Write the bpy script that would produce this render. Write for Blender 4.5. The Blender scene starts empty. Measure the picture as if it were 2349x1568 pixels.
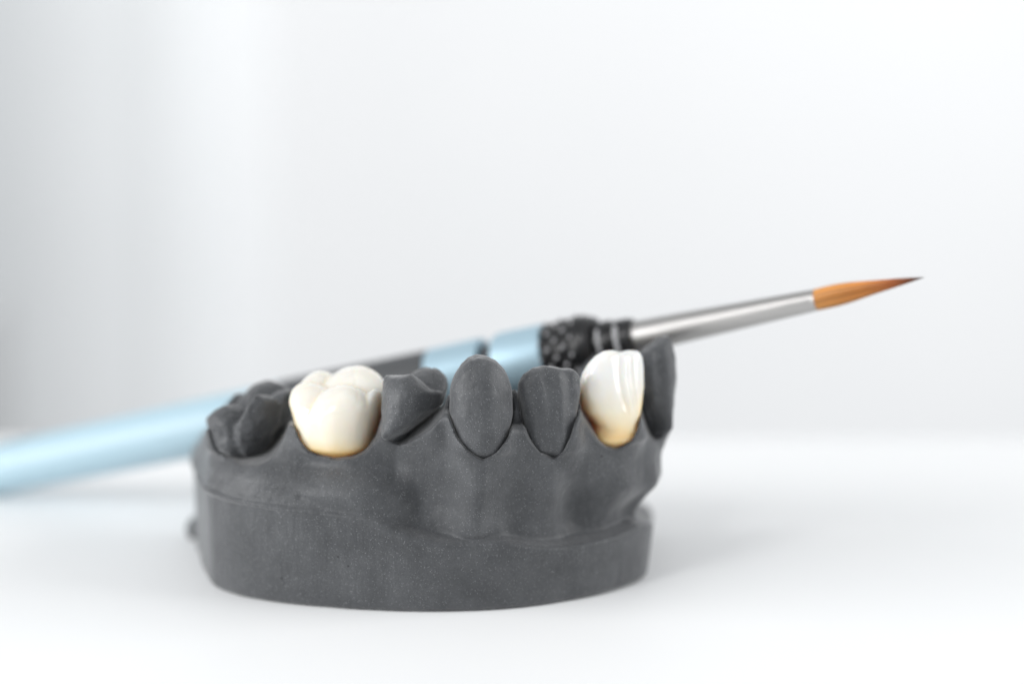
import bpy, math, random
import numpy as np
from mathutils import Vector, Matrix

# =====================================================================
# camera, world, lights, exposure
# =====================================================================
MM = 0.001
PITCH = math.radians(12.0)
KPX = 7258.0                      # picture pixels (2349 wide) per unit tangent
CU, CV = 1174.5, 784.0
CAM = np.array([0.0, -312.1, 94.8])          # mm
FWD = np.array([0.0, math.cos(PITCH), -math.sin(PITCH)])
UP = np.array([0.0, math.sin(PITCH), math.cos(PITCH)])

scene = bpy.context.scene
col = scene.collection
cam_d = bpy.data.cameras.new("camera")
cam = bpy.data.objects.new("camera", cam_d)
col.objects.link(cam)
cam.location = Vector(CAM * MM)
cam.rotation_euler = (math.radians(90) - PITCH, 0, 0)
cam_d.sensor_width = 36.0
cam_d.lens = KPX * 36.0 / 2349.0
cam_d.clip_start = 0.01
cam_d.clip_end = 50
cam_d.dof.use_dof = True
cam_d.dof.focus_distance = 0.3215
cam_d.dof.aperture_fstop = 7.4
scene.camera = cam

world = bpy.data.worlds.new("World")
scene.world = world
world.use_nodes = True
wb = world.node_tree.nodes["Background"]
wb.inputs[0].default_value = (0.93, 0.965, 1.0, 1)
wb.inputs[1].default_value = 0.31

def area(name, loc, target, size, power, colour=(1, 1, 1), size_y=None):
    d = bpy.data.lights.new(name, 'AREA')
    d.energy = power
    d.color = colour
    d.size = size
    if size_y:
        d.shape = 'RECTANGLE'
        d.size_y = size_y
    o = bpy.data.objects.new(name, d)
    col.objects.link(o)
    o.location = loc
    o.rotation_euler = (Vector(target) - Vector(loc)).to_track_quat('-Z', 'Y').to_euler()
    return o

area("window_light", (-0.76, -0.21, 0.25), (0, 0.0, 0.01), 0.7, 4.6, (1.0, 1.0, 1.0), 0.36)
area("ceiling_light", (0.05, 0.10, 0.95), (0, 0.04, 0), 0.8, 0.75, (1.0, 0.99, 0.97))
area("front_window_light", (-0.33, -0.42, 0.50), (0, 0.0, 0.015), 0.16, 1.0, (1.0, 1.0, 1.0), 0.24)
area("right_light", (0.76, -0.02, 0.36), (0.0, 0.02, 0.01), 0.6, 3.4, (1.0, 1.0, 1.0), 0.4)
area("wall_fill", (0.38, 0.52, 0.75), (-0.12, 2.2, 0.15), 0.9, 24.0)  # added lamp without a visible source, only brightens the far wall

vs = scene.view_settings
scene.display_settings.display_device = 'sRGB'
vs.view_transform = 'Standard'
vs.look = 'None'
vs.exposure = 0.42
vs.gamma = 1.0
vs.use_curve_mapping = False
scene.cycles.max_bounces = 10
scene.cycles.use_denoising = True

# =====================================================================
# helpers
# =====================================================================
def ray(u, v):
    return FWD + np.array([1.0, 0, 0]) * (u - CU) / KPX - UP * (v - CV) / KPX

def Py(u, v, y):
    d = ray(u, v)
    return CAM + d * (y - CAM[1]) / d[1]

def Pz(u, v, z):
    d = ray(u, v)
    return CAM + d * (z - CAM[2]) / d[2]

def ss(t):
    t = np.clip(t, 0, 1)
    return t * t * (3 - 2 * t)

def smax(a, b, k):
    h = np.clip(0.5 + 0.5 * (a - b) / k, 0, 1)
    return b + (a - b) * h + k * h * (1 - h)

def smin(a, b, k):
    return -smax(-a, -b, k)

def vnoise(X, Y, Z, scale, seed=0):
    """smooth value noise in -1..1"""
    rng = np.random.RandomState(seed)
    T = rng.rand(32, 32, 32).astype(np.float32) * 2 - 1
    x, y, z = X * scale + 100.3, Y * scale + 100.7, Z * scale + 100.1
    xi, yi, zi = np.floor(x).astype(int), np.floor(y).astype(int), np.floor(z).astype(int)
    fx, fy, fz = x - xi, y - yi, z - zi
    fx, fy, fz = fx * fx * (3 - 2 * fx), fy * fy * (3 - 2 * fy), fz * fz * (3 - 2 * fz)
    r = 0
    for a in (0, 1):
        for b in (0, 1):
            for c in (0, 1):
                w = (fx if a else 1 - fx) * (fy if b else 1 - fy) * (fz if c else 1 - fz)
                r = r + w * T[(xi + a) % 32, (yi + b) % 32, (zi + c) % 32]
    return r

def surface_nets(F, lo, h):
    """quads of the zero surface of grid F (negative inside)"""
    s = F < 0
    nx, ny, nz = F.shape
    c = s[:-1, :-1, :-1].astype(np.int8)
    tot = np.zeros_like(c)
    for a in (0, 1):
        for b in (0, 1):
            for d in (0, 1):
                tot += s[a:nx - 1 + a, b:ny - 1 + b, d:nz - 1 + d]
    act = np.argwhere((tot > 0) & (tot < 8))
    idx = -np.ones(c.shape, np.int32)
    idx[act[:, 0], act[:, 1], act[:, 2]] = np.arange(len(act))
    acc = np.zeros((len(act), 3)); cnt = np.zeros(len(act))
    corners = [(a, b, d) for a in (0, 1) for b in (0, 1) for d in (0, 1)]
    vals = {q: F[act[:, 0] + q[0], act[:, 1] + q[1], act[:, 2] + q[2]] for q in corners}
    for p in corners:
        for ax in range(3):
            if p[ax] == 0:
                q = list(p); q[ax] = 1; q = tuple(q)
                v0, v1 = vals[p], vals[q]
                m = (v0 < 0) != (v1 < 0)
                t = np.where(m, v0 / np.where(m, v0 - v1, 1), 0)
                pos = np.tile(np.array(p, float), (len(act), 1))
                pos[:, ax] += t
                acc[m] += pos[m]; cnt[m] += 1
    V = (act + acc / cnt[:, None]) * h + np.array(lo)
    faces = []
    # edges along each axis
    for ax in range(3):
        sl0 = [slice(None)] * 3; sl1 = [slice(None)] * 3
        sl0[ax] = slice(0, -1); sl1[ax] = slice(1, None)
        a, b = s[tuple(sl0)], s[tuple(sl1)]
        e = np.argwhere(a != b)
        o1, o2 = [i for i in range(3) if i != ax]
        ok = (e[:, o1] > 0) & (e[:, o2] > 0) & (e[:, o1] < F.shape[o1] - 1) & (e[:, o2] < F.shape[o2] - 1)
        e = e[ok]
        ins = a[e[:, 0], e[:, 1], e[:, 2]]
        def g(d1, d2):
            q = e.copy(); q[:, o1] -= d1; q[:, o2] -= d2
            return idx[q[:, 0], q[:, 1], q[:, 2]]
        Q = np.stack([g(0, 0), g(1, 0), g(1, 1), g(0, 1)], 1)
        flip = ins if ax != 1 else ~ins
        Q[~flip] = Q[~flip][:, ::-1]
        faces.append(Q)
    return V, np.concatenate(faces)

def relax(V, Fq, n=1, lam=0.5):
    E = np.concatenate([Fq[:, [0, 1]], Fq[:, [1, 2]], Fq[:, [2, 3]], Fq[:, [3, 0]]])
    for _ in range(n):
        S = np.zeros_like(V); C = np.zeros(len(V))
        for i in range(3):
            S[:, i] = np.bincount(E[:, 0], V[E[:, 1], i], len(V)) + np.bincount(E[:, 1], V[E[:, 0], i], len(V))
        C = np.bincount(E[:, 0], minlength=len(V)) + np.bincount(E[:, 1], minlength=len(V))
        V = V + lam * (S / np.maximum(C, 1)[:, None] - V)
    return V

def vert_normals(V, Fq):
    n = np.cross(V[Fq[:, 2]] - V[Fq[:, 0]], V[Fq[:, 3]] - V[Fq[:, 1]])
    N = np.zeros_like(V)
    for k in range(4):
        for i in range(3):
            N[:, i] += np.bincount(Fq[:, k], n[:, i], len(V))
    return N / np.maximum(np.linalg.norm(N, axis=1), 1e-12)[:, None]

def link_mesh(name, verts, faces, mat, parent=None, smooth=True, mm=True):
    me = bpy.data.meshes.new(name)
    v = np.asarray(verts, float) * (MM if mm else 1)
    me.from_pydata(v.tolist(), [], [list(map(int, f)) for f in faces])
    me.update()
    if smooth:
        me.polygons.foreach_set("use_smooth", [True] * len(me.polygons))
    me.materials.append(mat)
    o = bpy.data.objects.new(name, me)
    col.objects.link(o)
    if parent:
        o.parent = parent
        o.matrix_parent_inverse = parent.matrix_world.inverted() if False else Matrix.Translation(-parent.location)
    return o

def empty(name, loc):
    o = bpy.data.objects.new(name, None)
    o.empty_display_size = 0.005
    o.location = Vector(loc)
    col.objects.link(o)
    return o

def tag(o, label, cat=None, group=None, kind=None):
    if label: o["label"] = label
    if cat: o["category"] = cat
    if group: o["group"] = group
    if kind: o["kind"] = kind
    return o

# ---------------------------------------------------------------- materials
def new_mat(name):
    m = bpy.data.materials.new(name)
    m.use_nodes = True
    nt = m.node_tree
    return m, nt, nt.nodes["Principled BSDF"]

def node(nt, kind, **kw):
    n = nt.nodes.new(kind)
    for k, v in kw.items():
        if k in n.inputs:
            n.inputs[k].default_value = v
        else:
            setattr(n, k, v)
    return n

def simple(name, colour, rough=0.5, metal=0.0, spec=0.5, coat=0.0, coat_rough=0.1):
    m, nt, b = new_mat(name)
    b.inputs["Base Color"].default_value = (*colour, 1)
    b.inputs["Roughness"].default_value = rough
    b.inputs["Metallic"].default_value = metal
    b.inputs["Specular IOR Level"].default_value = spec
    b.inputs["Coat Weight"].default_value = coat
    b.inputs["Coat Roughness"].default_value = coat_rough
    return m

def mat_resin():
    m, nt, b = new_mat("grey_resin")
    L = nt.links.new
    geo = node(nt, "ShaderNodeTexCoord")
    co = geo.outputs["Object"]
    n1 = node(nt, "ShaderNodeTexNoise", Scale=230.0, Detail=5.0, Roughness=0.62)
    n2 = node(nt, "ShaderNodeTexNoise", Scale=6000.0, Detail=3.0, Roughness=0.7)
    n3 = node(nt, "ShaderNodeTexNoise", Scale=900.0, Detail=4.0, Roughness=0.6)
    for n in (n1, n2, n3): L(co, n.inputs["Vector"])
    r1 = node(nt, "ShaderNodeValToRGB")
    r1.color_ramp.elements[0].position = 0.30; r1.color_ramp.elements[0].color = (0.043, 0.0455, 0.0495, 1)
    r1.color_ramp.elements[1].position = 0.72; r1.color_ramp.elements[1].color = (0.082, 0.0855, 0.091, 1)
    L(n1.outputs["Fac"], r1.inputs["Fac"])
    r2 = node(nt, "ShaderNodeMapRange"); r2.inputs[1].default_value = 0.3; r2.inputs[2].default_value = 0.7
    r2.inputs[3].default_value = 0.82; r2.inputs[4].default_value = 1.2
    L(n2.outputs["Fac"], r2.inputs[0])
    mul = node(nt, "ShaderNodeVectorMath", operation='SCALE')
    L(r1.outputs["Color"], mul.inputs[0]); L(r2.outputs[0], mul.inputs["Scale"])
    # pale dust specks: voronoi cells, only some of them carry a speck
    dust = None
    for sc_, rad, thr in ((8500.0, 0.26, 0.78), (4800.0, 0.17, 0.84), (1900.0, 0.07, 0.90)):
        vo = node(nt, "ShaderNodeTexVoronoi", Scale=sc_)
        L(co, vo.inputs["Vector"])
        lt = node(nt, "ShaderNodeMath", operation='LESS_THAN'); lt.inputs[1].default_value = rad
        L(vo.outputs["Distance"], lt.inputs[0])
        sep = node(nt, "ShaderNodeSeparateColor"); L(vo.outputs["Color"], sep.inputs[0])
        gt = node(nt, "ShaderNodeMath", operation='GREATER_THAN'); gt.inputs[1].default_value = thr
        L(sep.outputs[0], gt.inputs[0])
        mm_ = node(nt, "ShaderNodeMath", operation='MULTIPLY'); L(lt.outputs[0], mm_.inputs[0]); L(gt.outputs[0], mm_.inputs[1])
        s2 = node(nt, "ShaderNodeMath", operation='MULTIPLY'); L(mm_.outputs[0], s2.inputs[0]); L(sep.outputs[1], s2.inputs[1])
        if dust is None: dust = s2.outputs[0]
        else:
            mx = node(nt, "ShaderNodeMath", operation='MAXIMUM'); L(dust, mx.inputs[0]); L(s2.outputs[0], mx.inputs[1]); dust = mx.outputs[0]
    mix = node(nt, "ShaderNodeMix", data_type='RGBA')
    L(dust, mix.inputs["Factor"]); L(mul.outputs[0], mix.inputs[6]); mix.inputs[7].default_value = (0.36, 0.37, 0.38, 1)
    # a few tiny dark casting pits
    vp = node(nt, "ShaderNodeTexVoronoi", Scale=1050.0); L(co, vp.inputs["Vector"])
    l2 = node(nt, "ShaderNodeMath", operation='LESS_THAN'); l2.inputs[1].default_value = 0.11; L(vp.outputs["Distance"], l2.inputs[0])
    sp = node(nt, "ShaderNodeSeparateColor"); L(vp.outputs["Color"], sp.inputs[0])
    g2 = node(nt, "ShaderNodeMath", operation='GREATER_THAN'); g2.inputs[1].default_value = 0.94; L(sp.outputs[2], g2.inputs[0])
    m2 = node(nt, "ShaderNodeMath", operation='MULTIPLY'); L(l2.outputs[0], m2.inputs[0]); L(g2.outputs[0], m2.inputs[1])
    mix2 = node(nt, "ShaderNodeMix", data_type='RGBA')
    L(m2.outputs[0], mix2.inputs["Factor"]); L(mix.outputs[2], mix2.inputs[6]); mix2.inputs[7].default_value = (0.008, 0.008, 0.009, 1)
    L(mix2.outputs[2], b.inputs["Base Color"])
    b.inputs["Roughness"].default_value = 0.5
    b.inputs["Specular IOR Level"].default_value = 0.42
    b.inputs["Sheen Weight"].default_value = 0.38
    b.inputs["Sheen Roughness"].default_value = 0.45
    bp1 = node(nt, "ShaderNodeBump", Strength=0.35, Distance=0.00006)
    L(n2.outputs["Fac"], bp1.inputs["Height"])
    bp2 = node(nt, "ShaderNodeBump", Strength=0.4, Distance=0.00018)
    L(n3.outputs["Fac"], bp2.inputs["Height"]); L(bp1.outputs[0], bp2.inputs["Normal"])
    mp = node(nt, "ShaderNodeMapping"); mp.inputs["Scale"].default_value = (1.0, 1.0, 0.10)
    n4 = node(nt, "ShaderNodeTexNoise", Scale=1500.0, Detail=3.0, Roughness=0.6)
    L(co, mp.inputs["Vector"]); L(mp.outputs[0], n4.inputs["Vector"])
    bp3 = node(nt, "ShaderNodeBump", Strength=0.45, Distance=0.00015)
    L(n4.outputs["Fac"], bp3.inputs["Height"]); L(bp2.outputs[0], bp3.inputs["Normal"])
    L(bp3.outputs[0], b.inputs["Normal"])
    return m

def mat_ceramic(name, white, amber):
    m, nt, b = new_mat(name)
    L = nt.links.new
    at = node(nt, "ShaderNodeAttribute"); at.attribute_name = "cervical"
    tc = node(nt, "ShaderNodeTexCoord")
    nz = node(nt, "ShaderNodeTexNoise", Scale=420.0, Detail=4.0, Roughness=0.55)
    L(tc.outputs["Object"], nz.inputs["Vector"])
    ma = node(nt, "ShaderNodeMath", operation='MULTIPLY_ADD'); ma.inputs[1].default_value = 0.26; ma.inputs[2].default_value = -0.13
    L(nz.outputs["Fac"], ma.inputs[0])
    ad = node(nt, "ShaderNodeMath", operation='ADD'); L(at.outputs["Fac"], ad.inputs[0]); L(ma.outputs[0], ad.inputs[1])
    r = node(nt, "ShaderNodeValToRGB")
    e = r.color_ramp.elements
    e[0].position = 0.0; e[0].color = (*white, 1)
    e[1].position = 1.0; e[1].color = (*amber, 1)
    x = e.new(0.35); x.color = (0.83, 0.76, 0.61, 1)
    x = e.new(0.70); x.color = (0.88, 0.68, 0.40, 1)
    L(ad.outputs[0], r.inputs["Fac"])
    L(r.outputs["Color"], b.inputs["Base Color"])
    b.inputs["Subsurface Weight"].default_value = 0.65
    b.inputs["Subsurface Radius"].default_value = (1.0, 0.75, 0.5)
    b.inputs["Subsurface Scale"].default_value = 0.0032
    b.inputs["Roughness"].default_value = 0.22
    b.inputs["Specular IOR Level"].default_value = 0.6
    b.inputs["Coat Weight"].default_value = 0.3
    b.inputs["Coat Roughness"].default_value = 0.06
    bp = node(nt, "ShaderNodeBump", Strength=0.35, Distance=0.00012)
    L(nz.outputs["Fac"], bp.inputs["Height"]); L(bp.outputs[0], b.inputs["Normal"]); L(bp.outputs[0], b.inputs["Coat Normal"])
    return m

def mat_surface(name, c0, c1, rough, bump=0.0):
    m, nt, b = new_mat(name)
    L = nt.links.new
    tc = node(nt, "ShaderNodeTexCoord")
    nz = node(nt, "ShaderNodeTexNoise", Scale=14.0, Detail=5.0)
    L(tc.outputs["Object"], nz.inputs["Vector"])
    r = node(nt, "ShaderNodeValToRGB")
    r.color_ramp.elements[0].position = 0.3; r.color_ramp.elements[0].color = (*c0, 1)
    r.color_ramp.elements[1].position = 0.7; r.color_ramp.elements[1].color = (*c1, 1)
    L(nz.outputs["Fac"], r.inputs["Fac"]); L(r.outputs["Color"], b.inputs["Base Color"])
    b.inputs["Roughness"].default_value = rough
    if bump:
        n2 = node(nt, "ShaderNodeTexNoise", Scale=2500.0, Detail=3.0)
        L(tc.outputs["Object"], n2.inputs["Vector"])
        bp = node(nt, "ShaderNodeBump", Strength=bump, Distance=0.0001)
        L(n2.outputs["Fac"], bp.inputs["Height"]); L(bp.outputs[0], b.inputs["Normal"])
    return m

M_RESIN = mat_resin()
M_MOLAR = mat_ceramic("molar_ceramic", (0.79, 0.765, 0.70), (0.92, 0.58, 0.22))
M_INCISOR = mat_ceramic("incisor_ceramic", (0.80, 0.80, 0.785), (0.92, 0.60, 0.28))
M_TABLE = mat_surface("white_laminate", (0.86, 0.87, 0.875), (0.885, 0.89, 0.893), 0.62, 0.12)
M_WALL = mat_surface("white_wall", (0.88, 0.885, 0.89), (0.90, 0.902, 0.905), 0.8)
M_SCREEN = mat_surface("falloff_grey_dark", (0.35, 0.362, 0.37), (0.37, 0.382, 0.39), 0.8)  # darkest step of the painted backdrop falloff
M_BLOCK = mat_surface("dark_block_paint", (0.30, 0.305, 0.31), (0.34, 0.345, 0.35), 0.6)

# =====================================================================
# setting: white table top, wall far behind
# =====================================================================
def box(name, x0, x1, y0, y1, z0, z1, mat, parent=None):
    v = [(x, y, z) for z in (z0, z1) for y in (y0, y1) for x in (x0, x1)]
    f = [(0, 2, 3, 1), (4, 5, 7, 6), (0, 1, 5, 4), (2, 6, 7, 3), (0, 4, 6, 2), (1, 3, 7, 5)]
    return link_mesh(name, v, f, mat, parent, smooth=False)

TABLE_Y = 79.0
t = box("table_top", -1500, 1500, -700, TABLE_Y, -25, 0, M_TABLE); tag(t, None, kind="structure")
bv = t.modifiers.new("edge", 'BEVEL'); bv.width = 0.004; bv.segments = 4
t = box("wall", -4500, 4500, 2300, 2350, -1800, 3200, M_WALL); tag(t, None, kind="structure")

# screen added far behind, its stepped greys painting the backdrop's falloff at left
def leaf(name, xa, ya, xb, yb, mat, parent):
    d = np.array([yb - ya, xa - xb]) / math.hypot(xb - xa, yb - ya) * 12
    v = [(x, y, z) for z in (-1150, 900) for x, y in ((xa, ya), (xb, yb), (xb - d[0], yb - d[1]), (xa - d[0], ya - d[1]))]
    f = [(0, 1, 2, 3)[::-1], (4, 5, 6, 7), (0, 1, 5, 4), (1, 2, 6, 5), (2, 3, 7, 6), (3, 0, 4, 7)]
    return link_mesh(name, v, f, mat, parent, smooth=False)
scr = empty("falloff_screen", (-0.60, 1.3, -1.15))
tag(scr, "added grey screen in stepped tones imitating a soft falloff, blurred far behind the table at left", "screen")
M_SC2 = mat_surface("falloff_grey_mid", (0.48, 0.492, 0.50), (0.50, 0.512, 0.52), 0.8)
M_SC3 = mat_surface("falloff_grey_pale", (0.585, 0.60, 0.61), (0.61, 0.622, 0.63), 0.8)
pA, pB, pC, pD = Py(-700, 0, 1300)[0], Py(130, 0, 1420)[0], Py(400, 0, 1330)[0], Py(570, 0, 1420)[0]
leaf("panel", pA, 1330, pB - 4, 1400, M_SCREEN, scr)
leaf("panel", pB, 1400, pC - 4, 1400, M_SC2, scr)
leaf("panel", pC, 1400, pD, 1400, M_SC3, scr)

cx_ = Py(-75, 700, 260)[0]
case = box("dark_block", cx_ - 120, cx_, 230, 300, -160, Py(0, 760, 260)[2], M_BLOCK)  # stand-in for an unidentified dark blurred object
tag(case, "dark blurred case of unknown kind far behind the table at the left edge", "case")

# =====================================================================
# dental model: plan curve of the base in polar coordinates about (CX, CY)
# =====================================================================
CX, CY = -9.0, 24.0
bot_px = [(452, 1245), (462, 1285), (474, 1322), (490, 1349), (545, 1368), (620, 1381), (750, 1394), (860, 1401), (960, 1404), (1060, 1403),
          (1150, 1399), (1230, 1391), (1300, 1380), (1370, 1367), (1430, 1350), (1470, 1335), (1485, 1322)]
plan = [Pz(u, v, 0.0)[:2] for u, v in bot_px]
plan = [np.array([plan[0][0] + 1.5, 40.0])] + plan + [np.array([plan[-1][0] - 0.6, plan[-1][1] + 6]), np.array([plan[-1][0] - 3.0, 40.0])]
plan = np.array(plan)
th_k = np.arctan2(plan[:, 0] - CX, -(plan[:, 1] - CY))
r_k = np.hypot(plan[:, 0] - CX, plan[:, 1] - CY)
TH = np.linspace(-math.pi, math.pi, 721)
RB = np.interp(TH, th_k, r_k)
kern = np.exp(-0.5 * (np.arange(-12, 13) / 3.5) ** 2); kern /= kern.sum()
RB = np.convolve(np.pad(RB, 12, mode='edge'), kern, 'valid')

def rb(th): return np.interp(th, TH, RB)

def hit(u, v, off=0.0):
    """first point of the ray on the cylinder r = RB(theta)+off"""
    d = ray(u, v)
    ts = np.linspace(285, 380, 2500)
    P = CAM[None] + d[None] * ts[:, None]
    th = np.arctan2(P[:, 0] - CX, -(P[:, 1] - CY)); r = np.hypot(P[:, 0] - CX, P[:, 1] - CY)
    g = r - rb(th) - off
    k = np.argmax(g < 0) if (g < 0).any() else np.argmin(g)
    return P[k], th[k]

print("plan", np.round(plan, 1).tolist())

# ledge line between base and gum
ledge_px = [(441, 1070), (455, 1100), (480, 1125), (520, 1142), (575, 1153), (640, 1165), (720, 1176), (800, 1184), (860, 1195), (905, 1217),
            (950, 1234), (1010, 1247), (1070, 1249), (1120, 1243), (1160, 1243), (1210, 1252), (1265, 1256), (1310, 1253), (1360, 1243),
            (1410, 1228), (1460, 1205), (1500, 1183)]
lt, lz = [], []
for u, v in ledge_px:
    p, th = hit(u, v, 0.4)
    if p[1] < 39: lt.append(th); lz.append(p[2])
lt, lz = np.array(lt), np.array(lz)
o = np.argsort(lt); lt, lz = lt[o], lz[o]
print("ledge", np.round(lt, 2).tolist(), np.round(lz, 1).tolist())

def th_of(u, v=1150): return hit(u, v, 0.0)[1]

def interp_u(pairs, v=1150):
    a = np.array([th_of(u, v) for u, _ in pairs]); b = np.array([x for _, x in pairs])
    return a, b

rec_a = interp_u([(450, 0.6), (500, 1.1), (640, 1.0), (740, 0.6), (830, 0.45), (900, 1.0), (960, 1.7), (1040, 1.7), (1100, 1.2), (1150, 1.0), (1220, 1.4),
                  (1310, 1.7), (1400, 1.7), (1470, 1.9), (1490, 2.0)])
ret_a = interp_u([(450, 0.0), (640, 0.3), (740, 0.5), (830, 0.6), (900, 0.8), (960, 1.4), (1040, 1.6), (1100, 1.4), (1220, 1.9), (1310, 2.8), (1400, 3.4), (1470, 4.2), (1490, 4.4)])
draft_a = interp_u([(450, 0.01), (900, 0.04), (1300, 0.10), (1490, 0.15)])

# bumps on the gum: (u, v, su_mm, sz_mm, amp)
bumps = []
def bump(u, v, su, sz, amp):
    p, th = hit(u, v, -0.8)
    bumps.append((th, p[2], su, sz, amp))
bump(1085, 1110, 1.9, 4.5, 1.2)      # canine eminence
bump(1080, 1215, 1.9, 2.6, 0.9)
bump(980, 1165, 2.8, 3.0, -1.1)
bump(905, 1110, 1.8, 3.0, -0.35)
bump(1175, 1150, 2.0, 3.5, -0.8)
bump(1255, 1110, 1.6, 3.2, 0.65)      # lateral eminence
bump(1330, 1165, 2.1, 3.0, -1.1)
bump(1395, 1120, 1.8, 3.0, 0.55)
bump(1455, 1130, 0.9, 3.6, 0.6)
bump(780, 1085, 3.4, 2.6, 0.9)
bump(690, 1080, 1.6, 2.2, -0.35)
bump(590, 1085, 4.0, 2.4, 1.1)
bump(490, 1070, 3.5, 2.2, 0.6)
bump(990, 990, 1.2, 1.6, 0.5)
bump(1190, 1010, 1.0, 1.4, 0.35)

# gum top: papilla heights along the arch (px between the teeth)
pap_px = [(440, 1030), (452, 1000), (480, 975), (560, 985), (640, 985), (672, 978), (700, 970), (780, 960), (878, 955), (930, 962), (1022, 955), (1105, 965), (1182, 978), (1255, 980),
          (1325, 942), (1400, 935), (1478, 930), (1500, 945), (1515, 985)]
pt, pz = [], []
for u, v in pap_px:
    p, th = hit(u, v, 0.0)
    pt.append(th); pz.append(p[2])
pt, pz = np.array(pt), np.array(pz)
o = np.argsort(pt); pt, pz = pt[o], pz[o]
print("pap", np.round(pt, 2).tolist(), np.round(pz, 1).tolist())

# =====================================================================
# teeth: lofts with their own axes
# =====================================================================
class Tooth:
    """rows: (v, uL, uR, front, back) from the bottom of the tooth to its top"""
    def __init__(s, yc, phi, rows, top, p=2.2, ktop=0.5, root=0.84, vroot=985):
        s.phi = math.radians(phi)
        s.yc = yc
        um = np.mean([(r[1] + r[2]) / 2 for r in rows])
        s.c = Py(um, np.mean([r[0] for r in rows]), yc)[:2]
        s.e = np.array([math.cos(s.phi), math.sin(s.phi)])
        s.n = np.array([math.sin(s.phi), -math.cos(s.phi)])
        z, w, xc, bf, bl, wo, xo = [], [], [], [], [], [], []
        Wmax = max(r[2] - r[1] for r in rows)
        for i, (v, uL, uR, f, b) in enumerate(rows):
            fr = i / (len(rows) - 1)
            yr = yc - (1 - fr) * f * 0.8 * math.cos(s.phi)
            pL, pR = Py(uL, v, yc), Py(uR, v, yc)
            z.append(Py(um, v, yr)[2])
            wo.append((pR[0] - pL[0]) / 2); xo.append((pR[0] + pL[0]) / 2)
            W = wo[-1]
            if v >= vroot: W = max(W, root * Wmax / 2 * (pR[0] - pL[0]) / (uR - uL))
            bb = (f + b) / 2
            w.append(max(math.sqrt(max(W * W - (bb * math.sin(s.phi)) ** 2, (0.55 * W) ** 2)) / math.cos(s.phi), 0.3))
            mid = (pL[0] + pR[0]) / 2
            xc.append((mid - s.c[0]) / math.cos(s.phi))
            bf.append(f); bl.append(b)
        o_ = np.argsort(z)
        s.z, s.w, s.xc, s.bf, s.bl, s.wo, s.xo = (np.array(a)[o_] for a in (z, w, xc, bf, bl, wo, xo))
        s.tx = np.array([(Py(u, v, yc)[0] - s.c[0]) / math.cos(s.phi) for u, v in top])
        s.tz = np.array([Py(u, v, yc)[2] for u, v in top])
        s.p, s.k = p, ktop
        s.extra = None; s.topfn = None
    def local(s, X, Y):
        dx, dy = X - s.c[0], Y - s.c[1]
        return dx * s.e[0] + dy * s.e[1], dx * s.n[0] + dy * s.n[1]
    def lerp(s, Z, a):
        # smooth (catmull-like) interpolation through a dense resample
        if not hasattr(s, 'zd'):
            s.zd = np.linspace(s.z[0] - 2.5, s.z[-1] + 2, 200)
        key = id(a)
        d = s.__dict__.setdefault('cache', {})
        if key not in d:
            y = np.interp(s.zd, s.z, a)
            k = np.exp(-0.5 * (np.arange(-8, 9) / 2.0) ** 2); k /= k.sum()
            d[key] = np.convolve(np.pad(y, 8, mode='edge'), k, 'valid')
        return np.interp(Z, s.zd, d[key])
    def side(s, x, y, Z, grow=0.0, open_front=False):
        grow = grow - 0.8 * ss((s.z[0] + 1.0 - Z) / 2.0)
        w = s.lerp(Z, s.w) + grow
        xc = s.lerp(Z, s.xc)
        b = np.where(y > 0, s.lerp(Z, s.bf), s.lerp(Z, s.bl)) + grow
        if open_front:
            y = np.where(y > 0, 0, y)
        q = (np.abs((x - xc) / w) ** s.p + np.abs(y / b) ** s.p) ** (1 / s.p)
        return (q - 1) * np.minimum(w, b)
    def field(s, X, Y, Z):
        x, y = s.local(X, Y)
        f = s.side(x, y, Z)
        if s.extra is not None:
            f = f + s.extra(x, y, Z)
        top = s.topfn(x, y) if s.topfn is not None else np.interp(x, s.tx, s.tz) - 0.10 * y * y
        f = smax(f, (Z - top) * 0.85, s.k)
        return smax(f, s.z[0] - 1.6 - Z, 0.6)
    def socket(s, X, Y, Z, gap=0.12):
        x, y = s.local(X, Y)
        # opening in the gum: the outline of the visible tooth, open towards the cheek
        f = np.abs(X - s.lerp(Z, s.xo)) - (s.lerp(Z, s.wo) - s.wo[0] * 1.5 * np.clip((s.z[0] + 0.1 - Z) / 0.45, 0, 2)) - 0.05
        f = np.maximum(f, Y - s.yc - 1.0)
        g = np.maximum(s.side(x, y, Z, 0.06), s.z[0] + 0.5 - Z)      # clearance round the tooth
        return np.minimum(f, g)

G = lambda x, c, s_: np.exp(-((x - c) / s_) ** 2)

def mk_cusps(tooth, cusps):
    out = []
    for (u, v, yb, a, p_) in cusps:
        # world point whose local buccal coordinate is yb and which projects to (u, v)
        yw = tooth.c[1]
        for _ in range(8):
            P = Py(u, v, yw)
            x, y = tooth.local(P[0], P[1])
            yw -= (yb - y) * math.cos(tooth.phi)
        P = Py(u, v, yw)
        x, y = tooth.local(P[0], P[1])
        out.append((x, y, P[2], a, p_))
    return out

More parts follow.
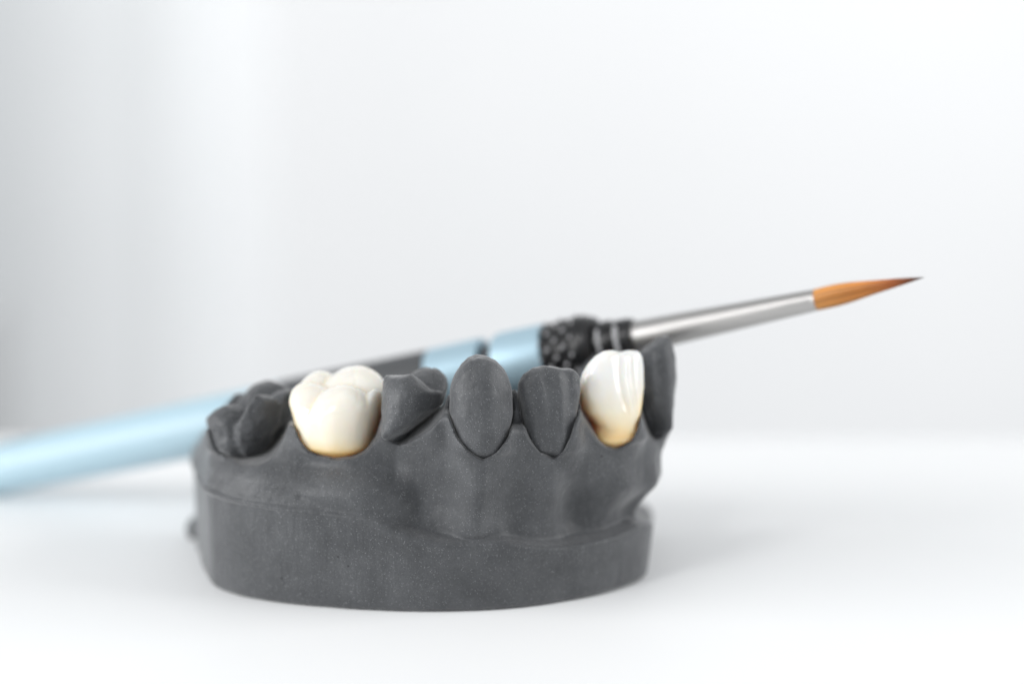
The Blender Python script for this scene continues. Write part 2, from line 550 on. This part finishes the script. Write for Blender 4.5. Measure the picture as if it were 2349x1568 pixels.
# --- canine
canine = Tooth(2.9, 8, [(1047, 1100, 1118, 2.6, 3.4), (1034, 1083, 1137, 2.9, 3.4), (1000, 1049, 1166, 3.2, 3.4), (950, 1031, 1176, 3.3, 3.3), (900, 1032, 1174, 3.0, 2.8),
                        (860, 1038, 1168, 2.4, 2.2), (835, 1044, 1162, 1.9, 1.7), (815, 1050, 1156, 1.4, 1.2)],
               [(1010, 915), (1030, 878), (1044, 855), (1060, 834), (1076, 820), (1094, 814), (1116, 818), (1138, 827), (1157, 845), (1174, 873), (1192, 910)], ktop=0.7)
canine.extra = lambda x, y, Z: np.where(y > 0, -0.16 * G(x, 0.1 + 0.0 * Z, 1.1) + 0.08 * G(x, 1.7, 0.7), 0)

# --- lateral incisor
lateral = Tooth(4.8, 17, [(1046, 1262, 1278, 2.0, 3.0), (1030, 1238, 1290, 2.4, 3.0), (1000, 1216, 1305, 2.6, 3.0), (950, 1196, 1322, 2.5, 2.8), (900, 1187, 1330, 2.0, 2.0),
                          (870, 1189, 1331, 1.5, 1.4), (850, 1198, 1326, 1.1, 1.1), (838, 1200, 1322, 0.8, 0.8)],
                [(1180, 885), (1192, 862), (1205, 851), (1225, 842), (1248, 838), (1268, 841), (1290, 847), (1312, 847), (1324, 853), (1336, 872)], ktop=0.6, p=2.5)
lateral.extra = lambda x, y, Z: np.where(y > 0, 0.20 * G(x, -0.7, 0.6) + 0.18 * G(x, 1.5, 0.6) - 0.12 * G(x, 0.5, 0.5), 0)

# --- central incisor (white crown)
central = Tooth(8.6, 27, [(1021, 1396, 1426, 2.2, 3.2), (1008, 1378, 1444, 2.6, 3.2), (980, 1358, 1460, 2.8, 3.2), (940, 1335, 1470, 2.7, 2.9), (890, 1328, 1476, 2.2, 2.2),
                          (850, 1336, 1476, 1.6, 1.5), (825, 1350, 1474, 1.2, 1.1), (806, 1362, 1472, 0.9, 0.8)],
                [(1320, 880), (1335, 850), (1352, 824), (1370, 809), (1390, 803), (1408, 804), (1428, 810), (1446, 808), (1464, 808), (1472, 816), (1480, 850)], ktop=0.45, p=2.4)
def central_extra(x, y, Z):
    wob = 0.25 * np.sin(Z * 0.9)
    g = 0.15 * G(x + wob, -0.1, 0.35) + 0.14 * G(x + wob * 0.6, 1.2, 0.30) - 0.15 * G(x + wob, 0.55, 0.5) - 0.10 * G(x, -1.2, 0.6) + 0.08 * G(x + wob, 0.9, 0.14)
    fade = ss((Z - 19.0) / 2.0)
    return np.where(y > 0, g * fade, 0)
central.extra = central_extra

# --- the next incisor, grey, seen edge on
neighbour = Tooth(13.2, 42, [(1000, 1494, 1514, 1.7, 1.5), (980, 1484, 1526, 1.9, 1.6), (930, 1468, 1542, 2.0, 1.6), (870, 1462, 1550, 1.8, 1.5),
                             (820, 1462, 1550, 1.4, 1.2), (780, 1464, 1540, 1.0, 0.9)],
                  [(1440, 812), (1465, 803), (1485, 795), (1505, 784), (1520, 774), (1531, 771), (1550, 790)], ktop=0.5)
neighbour.extra = lambda x, y, Z: np.where(y > 0, 0.25 * G(x, -0.9, 0.6) - 0.15 * G(x, 0.2, 0.6), 0)

# --- premolar
premolar = Tooth(6.6, -24, [(1013, 906, 932, 3.4, 3.6), (1000, 896, 952, 3.9, 4.0), (970, 886, 988, 4.2, 4.2), (935, 882, 1018, 4.3, 4.3), (900, 881, 1026, 4.0, 4.2), (875, 882, 1026, 3.6, 3.9), (860, 884, 1020, 3.2, 3.6)],
                 [(870, 870), (1030, 870)], ktop=0.35, p=2.1, root=0.6, vroot=1005)
pm_z = Py(925, 862, 4.4)[2]
pm_c = mk_cusps(premolar, [(936, 860, 2.0, 0, 0), (985, 842, -2.6, 0, 0)])
def pm_top(x, y):
    # x right, y buccal
    bx, by, bz = pm_c[0][:3]; lx, ly, lz = pm_c[1][:3]
    q = x - bx
    b = bz - 0.88 * np.where(q > 0, np.sqrt(q * q + 0.12) - 0.35, -0.16 * q) - 0.20 * (y - by) ** 2
    l = lz - 0.20 * (x - lx) ** 2 - 0.18 * (y - ly) ** 2
    m = bz - 1.75 - 0.05 * (x - 2.5) ** 2 - 0.04 * (y - 1) ** 2
    t_ = smax(smax(b, l, 0.3), m, 0.4)
    return t_ - 0.16 * G(x - 0.6 * y, lx + 0.3 - 0.6 * ly, 0.16) * (y < 0.3) - 0.12 * G(x + 0.9 * y, lx - 0.5 + 0.9 * ly, 0.16) * (y < 0.3)
premolar.topfn = pm_top
pm_v = lambda q: np.where(q > 0, 0.42, 0.05) * (np.sqrt(q * q + 0.2) - 0.45)
premolar.extra = lambda x, y, Z: np.where(y > 0, (pm_v(x - (pm_c[0][0] + 0.9 - 0.16 * (23.4 - Z))) - 0.3) * ss(y / 1.5) * ss((Z - 16.5) / 2), 0)

# --- molar crown (white)
crown = Tooth(8.4, -20, [(1041, 742, 812, 4.0, 4.0), (1030, 716, 839, 4.5, 4.4), (1000, 692, 864, 4.9, 4.8), (960, 678, 876, 5.1, 5.0), (925, 668, 882, 5.0, 5.0), (895, 672, 882, 4.5, 4.9),
                         (870, 682, 876, 4.0, 4.6), (845, 700, 862, 3.4, 4.2)],
              [(660, 870), (890, 870)], ktop=0.8, p=2.5)
cr_c = mk_cusps(crown, [(788, 884, 1.7, 0.15, 1), (703, 878, 1.2, 0.14, 1), (820, 841, -2.7, 0.13, 1), (722, 849, -2.5, 0.15, 1), (872, 890, 0.6, 0.30, 1), (678, 900, -0.4, 0.3, 1)])
print("crown cusps", np.round(cr_c, 2).tolist())
def cusp_top(cusps, k):
    def fn(x, y):
        t_ = None
        for cx, cy, h, a, _ in cusps:
            g = h - a * ((x - cx) ** 2 + (y - cy) ** 2)
            t_ = g if t_ is None else smax(t_, g, k)
        return t_
    return fn
_ct = cusp_top(cr_c, 0.34)
crown.topfn = lambda x, y: _ct(x, y) - 0.10 * G(x + 0.4 * y, -2.4, 0.16) - 0.08 * G(x - 0.5 * y, 1.9, 0.16)
crown.extra = lambda x, y, Z: np.where(y > 0, 0.10 * G(x, -1.35, 0.5) * ss((Z - 18.3) / 2.5) - 0.15 * G(x, 0.9, 1.4), 0)

# --- left grey molar
molar = Tooth(13.6, -30, [(1043, 530, 600, 4.2, 4.4), (1030, 508, 628, 4.6, 4.6), (1000, 494, 652, 4.9, 4.8), (965, 487, 666, 4.9, 4.8), (935, 488, 672, 4.6, 4.8), (905, 498, 674, 4.2, 4.6), (880, 512, 672, 3.9, 4.3)],
              [(480, 900), (690, 900)], ktop=0.25, p=2.5)
mo_c = mk_cusps(molar, [(593, 903, 3.0, 0.36, 1), (527, 927, 2.8, 0.24, 1), (616, 871, -2.6, 0.22, 1), (660, 893, -1.2, 0.24, 1), (548, 900, -2.6, 0.26, 1)])
print("molar cusps", np.round(mo_c, 2).tolist())
_mt0 = cusp_top(mo_c[1:], 0.15)
def _mt(x, y):
    # sharp crest running down from the near cusp to the front margin
    cx0, cy0, cz0 = mo_c[0][:3]
    q = x - cx0
    crest = cz0 - 0.42 * np.abs(q) - 0.25 * (y - cy0 + 0.25 * q) ** 2 + np.where(q < 0, 1.2 * q, 0)
    return smax(_mt0(x, y), crest, 0.12)
molar.topfn = _mt
molar.extra = lambda x, y, Z: np.where(y > 0, 0.28 * G(x, (mo_c[0][0] + mo_c[1][0]) / 2, 0.55) + (pm_v(x - mo_c[0][0] - 0.1) * 0.6 - 0.35) * ss(y / 1.5), 0)

TEETH = dict(canine=canine, lateral=lateral, central=central, neighbour=neighbour, premolar=premolar, crown=crown, molar=molar)
gt, gr = [], []
for k_, t_ in TEETH.items():
    P_ = t_.c + t_.n * t_.bf[1] + t_.e * 0
    a_ = math.atan2(P_[0] - CX, -(P_[1] - CY)); r_ = math.hypot(P_[0] - CX, P_[1] - CY)
    gt.append(a_); gr.append(r_ - rb(a_))
    print(k_, np.round(t_.c, 1), np.round(t_.z, 1).tolist(), round(a_, 2), round(float(r_ - rb(a_)), 2))
gt, gr = np.array(gt), np.array(gr)
o = np.argsort(gt); gt, gr = gt[o], gr[o]
gt = np.concatenate([[gt[0] - 0.35], gt, [gt[-1] + 0.4]]); gr = np.concatenate([[0.7], gr, [gr[-1] - 0.5]])

def build_tooth(tooth, h, noise=0.0, seed=1):
    wmax = tooth.w.max() + 2.2
    rr = max(wmax, tooth.bl.max() + 1, tooth.bf.max() + 1)
    ztop = (tooth.tz.max() if tooth.topfn is None else max(tooth.z[-1] + 2.5, tooth.z[-1])) + 1.0
    lo = (tooth.c[0] - rr, tooth.c[1] - rr, tooth.z[0] - 2.2)
    xs = np.arange(lo[0], tooth.c[0] + rr, h); ys = np.arange(lo[1], tooth.c[1] + rr, h); zs = np.arange(lo[2], ztop, h)
    X, Y, Z = np.meshgrid(xs, ys, zs, indexing='ij')
    F = tooth.field(X, Y, Z)
    if noise:
        F = F + noise * (vnoise(X, Y, Z, 0.9, seed) + 0.5 * vnoise(X, Y, Z, 2.2, seed + 1))
    V, Q = surface_nets(F, lo, h)
    V = relax(V, Q, 1, 0.4)
    return V, Q

# =====================================================================
# gum and base of the model
# =====================================================================
# bridges of resin between the necks of neighbouring teeth
contacts = [(1181, 945, 5.0, 1.2, 1.6, 2.4), (1026, 950, 5.6, 0.8, 2.0, 2.2), (880, 960, 8.0, 0.9, 2.5, 2.5), (1328, 925, 7.8, 0.8, 1.6, 2.4), (1476, 930, 12.0, 0.9, 1.6, 3.0)]

def body_field(X, Y, Z):
    th = np.arctan2(X - CX, -(Y - CY)); r = np.hypot(X - CX, Y - CY)
    Rb = rb(th)
    zl = np.interp(th, lt, lz)
    a = np.interp(th, *rec_a); g = np.interp(th, *ret_a); dr = np.interp(th, *draft_a)
    zm = 15.0 - 3.5 * ss((th - 0.6) / 0.4)
    gtop = np.interp(th, gt, gr) - 0.85
    lo_d = dr * np.minimum(Z, zl) - a * ss((Z - zl + 0.15) / (0.45 + 0.22 * a + 1.3 * ss((-th - 0.35) / 0.3)))
    s_ = ss((Z - zl - 1.0) / np.maximum(zm - zl - 1.0, 1.5))
    s_ = s_ ** 1.35
    d = lo_d * (1 - s_) + gtop * s_
    d = d - 0.35 * ss((0.7 - Z) / 0.7) ** 2                        # small rounding at the foot
    d = d + 0.42 * np.exp(-((Z - zl + 0.02) / 0.26) ** 2) * ss((-th - 0.35) / 0.3)
    for (t0, z0, su, sz, amp) in bumps:
        d = d + amp * np.exp(-(((th - t0) * 24.0) / su) ** 2 - ((Z - z0) / sz) ** 2) * ss((Z - zl) / 0.8)
    d = d + 0.09 * vnoise(X, Y, Z, 0.45, 5) * ss((Z - zl) / 2) + 0.05 * vnoise(X, Y, Z, 1.1, 7) * ss((Z - zl) / 2) + 0.018 * vnoise(X, Y, Z * 0.5, 1.6, 9)
    # pitted patch beneath the molars
    pit = np.exp(-((th + 0.62) / 0.35) ** 2 - ((Z - 11) / 2.6) ** 2)
    d = d - 0.20 * pit * np.clip(vnoise(X, Y, Z, 1.3, 11) - 0.25, 0, 1)
    f_out = r - (Rb + d)
    H = np.interp(th, pt, pz)
    inner = np.clip(Rb + d - r, 0, 30)
    top = H - 0.10 * np.clip(inner - 2.5, 0, 8) ** 1.5
    wi = ss((inner - 7.5) / 4.0)
    top = top * (1 - wi) + 11.5 * wi
    lp = ss((-th - 1.15) / 0.35)
    top = top * (1 - lp) + (15.3 + 1.3 * ss((X + 33) / 6) - 0.006 * np.clip(inner - 4, 0, 20) ** 2 - 3.6 * (1 - ss(inner / 4.5)) * ss((-th - 1.25) / 0.25)) * lp
    for t_ in TEETH.values():
        x_, y_ = t_.local(X, Y)
        f_out = smin(f_out, t_.side(x_, y_, Z, 0.1 if t_ is neighbour else 0.6) + 4.5 * ss((t_.z[0] - 0.3 - Z) / 6.0), 0.9)
    f = smax(f_out, (Z - top) * 0.9, 0.8)
    for (u_, v_, y_, sx_, sy_, sz_) in contacts:
        p_ = Py(u_, v_, y_)
        f = smin(f, (np.sqrt(((X - p_[0]) / sx_) ** 2 + ((Y - p_[1]) / sy_) ** 2 + ((Z - p_[2]) / sz_) ** 2) - 1) * sx_, 0.3)
    # ridge behind the front teeth that carries the brush
    sup = np.sqrt(((X - 9.5) / 4.0) ** 2 + ((Y - 21.0) / 3.5) ** 2 + ((Z - 12.0) / 11.0) ** 2) - 1
    f = smin(f, sup * 3.5, 1.5)
    # nub on the far left of the foot
    nb = Py(453, 1213, 29.8)
    f = smin(f, np.sqrt(((X - nb[0]) / 1.3) ** 2 + ((Y - nb[1]) / 2.2) ** 2 + ((Z - nb[2]) / 1.5) ** 2) * 1.3 - 1.3, 0.25)
    # back and foot planes
    f = smax(f, Y - 31.3, 1.2)
    f = np.maximum(f, -Z)
    return f

def build_body():
    h = 0.2
    lo = (-37.0, -3.5, -0.62)
    xs = np.arange(lo[0], 21.5, h); ys = np.arange(lo[1], 34.5, h); zs = np.arange(lo[2], 25.5, h)
    F = np.empty((len(xs), len(ys), len(zs)), np.float32)
    for i0 in range(0, len(xs), 40):
        X, Y, Z = np.meshgrid(xs[i0:i0 + 40], ys, zs, indexing='ij')
        f = body_field(X, Y, Z)
        for t_ in TEETH.values():
            if abs(t_.c[0] - (xs[i0] + 4)) < 16:
                s_ = t_.socket(X, Y, Z)
                f = smax(f, -s_, 0.3)
        F[i0:i0 + 40] = f
    V, Q = surface_nets(F, lo, h)
    keep = V[:, 2] > 0.25
    V2 = relax(V, Q, 1, 0.45)
    V = np.where(keep[:, None], V2, V)
    V[:, 2] = np.maximum(V[:, 2], 0.0)
    return V, Q

import time
_t = time.time()
BV, BQ = build_body()
print("body", len(BV), len(BQ), round(time.time() - _t, 1), "s")

root = empty("dental_model", (-0.009, 0.015, 0.0))
tag(root, "charcoal grey resin jaw model standing on the white table and holding the two ivory crowns", "dental model")

BN = vert_normals(BV, BQ)
cen = BV[BQ].mean(axis=1)
cth = np.arctan2(cen[:, 0] - CX, -(cen[:, 1] - CY))
is_base = cen[:, 2] < np.interp(cth, lt, lz) + 0.05
def sub_mesh(name, mask):
    q = BQ[mask]
    used, inv = np.unique(q, return_inverse=True)
    o_ = link_mesh(name, BV[used], inv.reshape(q.shape), M_RESIN, root)
    o_.data.normals_split_custom_set_from_vertices(BN[used].tolist())
    return o_
sub_mesh("base", is_base)
sub_mesh("gum", ~is_base)

for nm, t_, sd in (("molar", molar, 3), ("premolar", premolar, 4), ("canine", canine, 5), ("lateral_incisor", lateral, 6), ("central_incisor", neighbour, 7)):
    V, Q = build_tooth(t_, 0.13, {'molar': 0.16, 'premolar': 0.07}.get(nm, 0.05), sd)
    link_mesh(nm, V, Q, M_RESIN, root)

def crown_object(name, tooth, mat, label, zlo, zhi, seed, rim, warm=0.42, cusps=None):
    V, Q = build_tooth(tooth, 0.11, 0.018, seed)
    o_ = link_mesh(name, V, Q, mat)
    c = Vector((tooth.c[0] * MM, tooth.c[1] * MM, float(V[:, 2].min()) * MM))
    o_.data.transform(Matrix.Translation(-c)); o_.location = c
    # how close a point of the enamel is to the neck and the flanks of the crown
    x, y = tooth.local(V[:, 0], V[:, 1])
    zz = (V[:, 2] - zlo) / (zhi - zlo)
    dx_ = V[:, 0] - tooth.lerp(V[:, 2], tooth.xo)
    d1 = np.clip(tooth.lerp(V[:, 2], tooth.wo) - np.abs(dx_), 0, 9)
    d2 = np.clip(V[:, 2] - tooth.z[0], 0, 9)
    wid = np.where(dx_ > 0, rim[1], rim[0])
    low = np.clip((zhi - V[:, 2]) / (zhi - zlo), 0, 1)
    c_ = np.exp(-(d1 / wid) ** 1.5) * ss(low * 1.8) * 0.42
    c_ = np.maximum(c_, 0.72 * np.exp(-(d2 / rim[2]) ** 1.4)) + warm * low ** 1.3
    if cusps:
        hs = np.sort(np.stack([h_ - a_ * ((x - cx__) ** 2 + (y - cy__) ** 2) for cx__, cy__, h_, a_, _ in cusps]), axis=0)
        c_ = c_ + 0.30 * np.exp(-((hs[-1] - hs[-2]) / 0.16) ** 2) * ss((V[:, 2] - hs[-1] + 0.8) / 0.8)
    at = o_.data.attributes.new("cervical", 'FLOAT', 'POINT')
    at.data.foreach_set("value", c_.astype(np.float32))
    tag(o_, label, "dental crown")
    return o_
crown_object("molar_crown", crown, M_MOLAR, "glossy ivory molar crown with rounded cusps and amber neck, wider of the two",
             crown.z[0], crown.z[0] + 7.0, 21, (0.3, 1.1, 1.15), 0.42, cr_c)
crown_object("incisor_crown", central, M_INCISOR, "narrow white front tooth crown with vertical grooves and peach neck, on the right",
             central.z[0], central.z[0] + 7.5, 22, (1.5, 0.3, 1.5), 0.80)

# =====================================================================
# the brush
# =====================================================================
A_px, B_px = (430, 986), (1870, 688)
A = Py(*A_px, 39.0); B = Py(*B_px, 15.5)
AX = (B - A) / np.linalg.norm(B - A)
def axis_at(u):
    # point of the axis that projects to column u
    lo_, hi_ = -80.0, 200.0
    for _ in range(60):
        m_ = (lo_ + hi_) / 2
        P = A + AX * m_
        d = P - CAM
        uu = CU + KPX * d[0] / (d @ FWD)
        if uu < u: lo_ = m_
        else: hi_ = m_
    return m_
def rad_at(u, half):
    P = A + AX * axis_at(u)
    return half * 0.98 * ((P - CAM) @ FWD) / KPX

brush = empty("brush", tuple((A + AX * axis_at(0)) * MM))
tag(brush, "slim brush with pale blue handle and orange bristles, leaning behind the grey model", "paint brush")
side_v = np.cross(AX, np.array([0, 0, 1.0])); side_v /= np.linalg.norm(side_v)
up_v = np.cross(side_v, AX)

def lathe(name, prof, mat, seg=64, parent=brush, caps=True, disp=None, smooth_angle=30):
    """prof: list of (t mm along axis, radius mm)"""
    V, Fc = [], []
    for (t_, r_) in prof:
        for j in range(seg):
            a = 2 * math.pi * j / seg
            rr = r_ + (disp(t_, a) if disp else 0)
            V.append(A + AX * t_ + (side_v * math.cos(a) + up_v * math.sin(a)) * rr)
    n = len(prof)
    for i in range(n - 1):
        for j in range(seg):
            k = (j + 1) % seg
            Fc.append((i * seg + j, i * seg + k, (i + 1) * seg + k, (i + 1) * seg + j))
    if caps:
        Fc.append(tuple(range(seg))[::-1]); Fc.append(tuple(range((n - 1) * seg, n * seg)))
    o_ = link_mesh(name, V, [], mat, parent) if False else None
    me = bpy.data.meshes.new(name)
    me.from_pydata([tuple(v * MM) for v in V], [], Fc)
    me.polygons.foreach_set("use_smooth", [True] * len(me.polygons))
    me.materials.append(mat)
    me.update()
    import bmesh
    bm = bmesh.new(); bm.from_mesh(me)
    bmesh.ops.recalc_face_normals(bm, faces=bm.faces)
    bm.to_mesh(me); bm.free()
    me.set_sharp_from_angle(angle=math.radians(smooth_angle))
    o_ = bpy.data.objects.new(name, me)
    col.objects.link(o_)
    if parent:
        o_.parent = parent; o_.matrix_parent_inverse = Matrix.Translation(-parent.location)
    return o_

def U(u, half): return (axis_at(u), rad_at(u, half))

M_BLUE = simple("blue_lacquer", (0.41, 0.57, 0.65), rough=0.42, metal=0.0, spec=0.5, coat=0.3, coat_rough=0.25)
M_BLUEM = simple("blue_anodised", (0.38, 0.53, 0.615), rough=0.48, metal=0.3)
M_GRIP = simple("dark_grip", (0.075, 0.078, 0.082), rough=0.55)
M_BLACK = simple("black_metal", (0.010, 0.010, 0.011), rough=0.33, spec=0.6)
M_STEEL = simple("brushed_steel", (0.47, 0.46, 0.45), rough=0.45, metal=1.0)
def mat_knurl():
    m, nt, b = new_mat("black_knurl_glints")
    at = node(nt, "ShaderNodeAttribute"); at.attribute_name = "tip_glint"
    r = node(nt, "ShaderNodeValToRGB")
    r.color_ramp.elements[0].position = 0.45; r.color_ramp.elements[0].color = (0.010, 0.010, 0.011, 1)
    r.color_ramp.elements[1].position = 0.80; r.color_ramp.elements[1].color = (0.34, 0.34, 0.35, 1)  # pale grey on the bead tips stands in for highlights
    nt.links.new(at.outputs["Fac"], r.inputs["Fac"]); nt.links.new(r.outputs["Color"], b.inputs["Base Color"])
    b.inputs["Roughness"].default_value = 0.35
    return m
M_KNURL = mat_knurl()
M_MARK = simple("grey_marking", (0.4, 0.4, 0.41), rough=0.4)

# handle: tapers towards its far end, past the left edge of the picture
h_pts = []
for u_, hf in ((-430, 14), (-425, 24), (-405, 31), (-300, 42), (-150, 51), (0, 58), (150, 62), (300, 65), (430, 67), (560, 68), (655, 69)):
    h_pts.append(U(u_, hf))
lathe("handle", h_pts, M_BLUE)
lathe("grip", [U(655.5, 66), U(658, 69), U(800, 70), U(994, 70.5), U(997, 69)], M_GRIP)
lathe("collar", [U(997.5, 69), U(1000, 71.5), U(1112, 73), U(1118, 71), U(1119, 66)], M_BLUEM)
lathe("neck", [U(1119.3, 54), U(1149, 54)], M_GRIP)
lathe("collar", [U(1149.5, 62), U(1151, 71), U(1164, 75.5), U(1255, 75.5), U(1262, 74)], M_BLUEM)
# knurled nut
t0, t1 = axis_at(1263), axis_at(1342)
nk = 44
r0, r1 = rad_at(1263, 71), rad_at(1342, 75)
prof = [(t0 + (t1 - t0) * i / nk, r0 + (r1 - r0) * i / nk) for i in range(nk + 1)]
def knurl(t_, a):
    s1 = (t_ - t0) * 2.2; s2 = a * 16 / 1.0
    p_ = max(math.cos((t_ - t0) * 2 * math.pi / 1.9) * math.cos(a * 11), 0)
    return 0.62 * p_ ** 0.8 - 0.32
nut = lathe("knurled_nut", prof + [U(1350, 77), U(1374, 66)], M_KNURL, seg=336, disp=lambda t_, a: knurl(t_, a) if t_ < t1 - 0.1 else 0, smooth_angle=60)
tip_glint = []  # painted highlight strength, strongest on each bead tip
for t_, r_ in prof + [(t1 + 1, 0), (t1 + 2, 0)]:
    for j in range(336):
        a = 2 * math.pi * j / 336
        tip_glint.append(max(math.cos((t_ - t0) * 2 * math.pi / 1.9) * math.cos(a * 11), 0) if t_ < t1 - 0.1 else 0)
at = nut.data.attributes.new("tip_glint", 'FLOAT', 'POINT'); at.data.foreach_set("value", np.array(tip_glint, np.float32))
ch = lathe("chuck", [U(1374.5, 52), U(1380, 53), U(1408, 53), U(1410, 46), U(1421, 45), U(1423, 49), U(1450, 48), U(1453, 45), U(1458, 44)], M_BLACK)
# pale U shaped slot rim on the side of the chuck facing the camera
def on_chuck(u, a, half):
    t_, r_ = U(u, half)
    return A + AX * t_ + (side_v * math.cos(a) + up_v * math.sin(a)) * r_
import bmesh
def tube(name, pts, rad, mat, parent, seg=8):
    V, Fc = [], []
    pts = [np.array(p) for p in pts]
    for i, p in enumerate(pts):
        d = pts[min(i + 1, len(pts) - 1)] - pts[max(i - 1, 0)]; d /= np.linalg.norm(d)
        a = np.cross(d, [0.13, 0.4, 0.9]); a /= np.linalg.norm(a); b = np.cross(d, a)
        for j in range(seg):
            q = 2 * math.pi * j / seg
            V.append(p + (a * math.cos(q) + b * math.sin(q)) * rad)
    for i in range(len(pts) - 1):
        for j in range(seg):
            k = (j + 1) % seg
            Fc.append((i * seg + j, i * seg + k, (i + 1) * seg + k, (i + 1) * seg + j))
    Fc.append(tuple(range(seg))[::-1]); Fc.append(tuple(range((len(pts) - 1) * seg, len(pts) * seg)))
    return link_mesh(name, V, Fc, mat, parent)
# the side of the barrel that faces the camera
SGN = 1 if (side_v @ np.array([0, -1, 0])) > 0 else -1
base_a = 0.0 if SGN > 0 else math.pi
slot = []
for k in range(25):
    q = k / 24
    if q < 0.36: uu, aa = 1388 + 4 * q, 0.85 - 1.15 * q / 0.36
    elif q < 0.64:
        w_ = (q - 0.36) / 0.28 * math.pi; uu, aa = 1409 - 19 * math.cos(w_), -0.30 - 0.30 * math.sin(w_)
    else: uu, aa = 1429, -0.30 + 1.15 * (q - 0.64) / 0.36
    slot.append(on_chuck(uu, base_a + SGN * aa, 50.5))
tube("slot_rim", slot, 0.26, M_MARK, brush)
lathe("ferrule", [U(1458.5, 34), U(1459.5, 37), U(1463, 37.5), U(1560, 35.5), U(1700, 31), U(1862, 26), U(1866, 25), U(1872, 26), U(1874, 22)], M_STEEL)

# bristles: several hundred tapering hairs gathered to a point
def mat_bristle():
    m, nt, b = new_mat("bristle_hair")
    L = nt.links.new
    a1 = node(nt, "ShaderNodeAttribute"); a1.attribute_name = "along"
    a2 = node(nt, "ShaderNodeAttribute"); a2.attribute_name = "shade"
    r = node(nt, "ShaderNodeValToRGB")
    e = r.color_ramp.elements
    e[0].position = 0.0; e[0].color = (0.80, 0.37, 0.10, 1)
    e[1].position = 1.0; e[1].color = (0.02, 0.015, 0.015, 1)
    x = e.new(0.45); x.color = (0.74, 0.29, 0.065, 1)
    x = e.new(0.72); x.color = (0.50, 0.14, 0.03, 1)
    x = e.new(0.93); x.color = (0.12, 0.04, 0.02, 1)
    L(a1.outputs["Fac"], r.inputs["Fac"])
    sc_ = node(nt, "ShaderNodeVectorMath", operation='SCALE')
    L(r.outputs["Color"], sc_.inputs[0]); L(a2.outputs["Fac"], sc_.inputs["Scale"])
    L(sc_.outputs[0], b.inputs["Base Color"])
    b.inputs["Roughness"].default_value = 0.42
    return m
rng = random.Random(4)
tb0, tb1 = axis_at(1868), axis_at(2122)
Rb0 = rad_at(1872, 23.5)
BVt, BFc, along, shade = [], [], [], []
NS = 14
for i in range(900):
    rr = math.sqrt(rng.random()) if i < 350 else 1.0 - 0.12 * rng.random()
    a = rng.random() * 2 * math.pi
    L_ = (tb1 - tb0) * (0.93 + 0.07 * rng.random() if rr > 0.9 else 0.8 + 0.2 * rng.random())
    tw = rng.uniform(-0.06, 0.06)
    hr = rng.uniform(0.045, 0.07)
    stray = rng.uniform(0.08, 0.22) if i % 180 == 7 else 0.0
    sh = rng.uniform(0.75, 1.2) * (0.72 if rng.random() < 0.12 else 1) * (0.84 + 0.2 * math.sin(a * 7 + 1.1 * math.sin(a * 3)))
    i0 = len(BVt)
    for k in range(NS + 1):
        q = k / NS
        t_ = tb0 + L_ * q
        qq = (t_ - tb0) / (tb1 - tb0)
        env = (1 + 0.12 * math.sin(min(qq * 1.9, 1) * math.pi)) * max(1 - qq ** 1.8, 0) ** 1.05
        r_ = Rb0 * rr * env + stray * q ** 3
        lift = 0.07 * math.sin(qq * math.pi) * Rb0
        aa = a + tw * q
        P = A + AX * t_ + (side_v * math.cos(aa) + up_v * math.sin(aa)) * r_ + up_v * lift
        hw = hr * (1 - q) ** 0.9 + 0.004
        for j in range(3):
            b_ = aa + 2 * math.pi * j / 3
            BVt.append(P + (side_v * math.cos(b_) + up_v * math.sin(b_)) * hw)
            along.append(qq); shade.append(sh)
    for k in range(NS):
        for j in range(3):
            m_ = (j + 1) % 3
            BFc.append((i0 + k * 3 + j, i0 + k * 3 + m_, i0 + (k + 1) * 3 + m_, i0 + (k + 1) * 3 + j))
br = link_mesh("bristles", BVt, BFc, mat_bristle(), brush)
for nm, ar in (("along", along), ("shade", shade)):
    at = br.data.attributes.new(nm, 'FLOAT', 'POINT'); at.data.foreach_set("value", np.array(ar, np.float32))
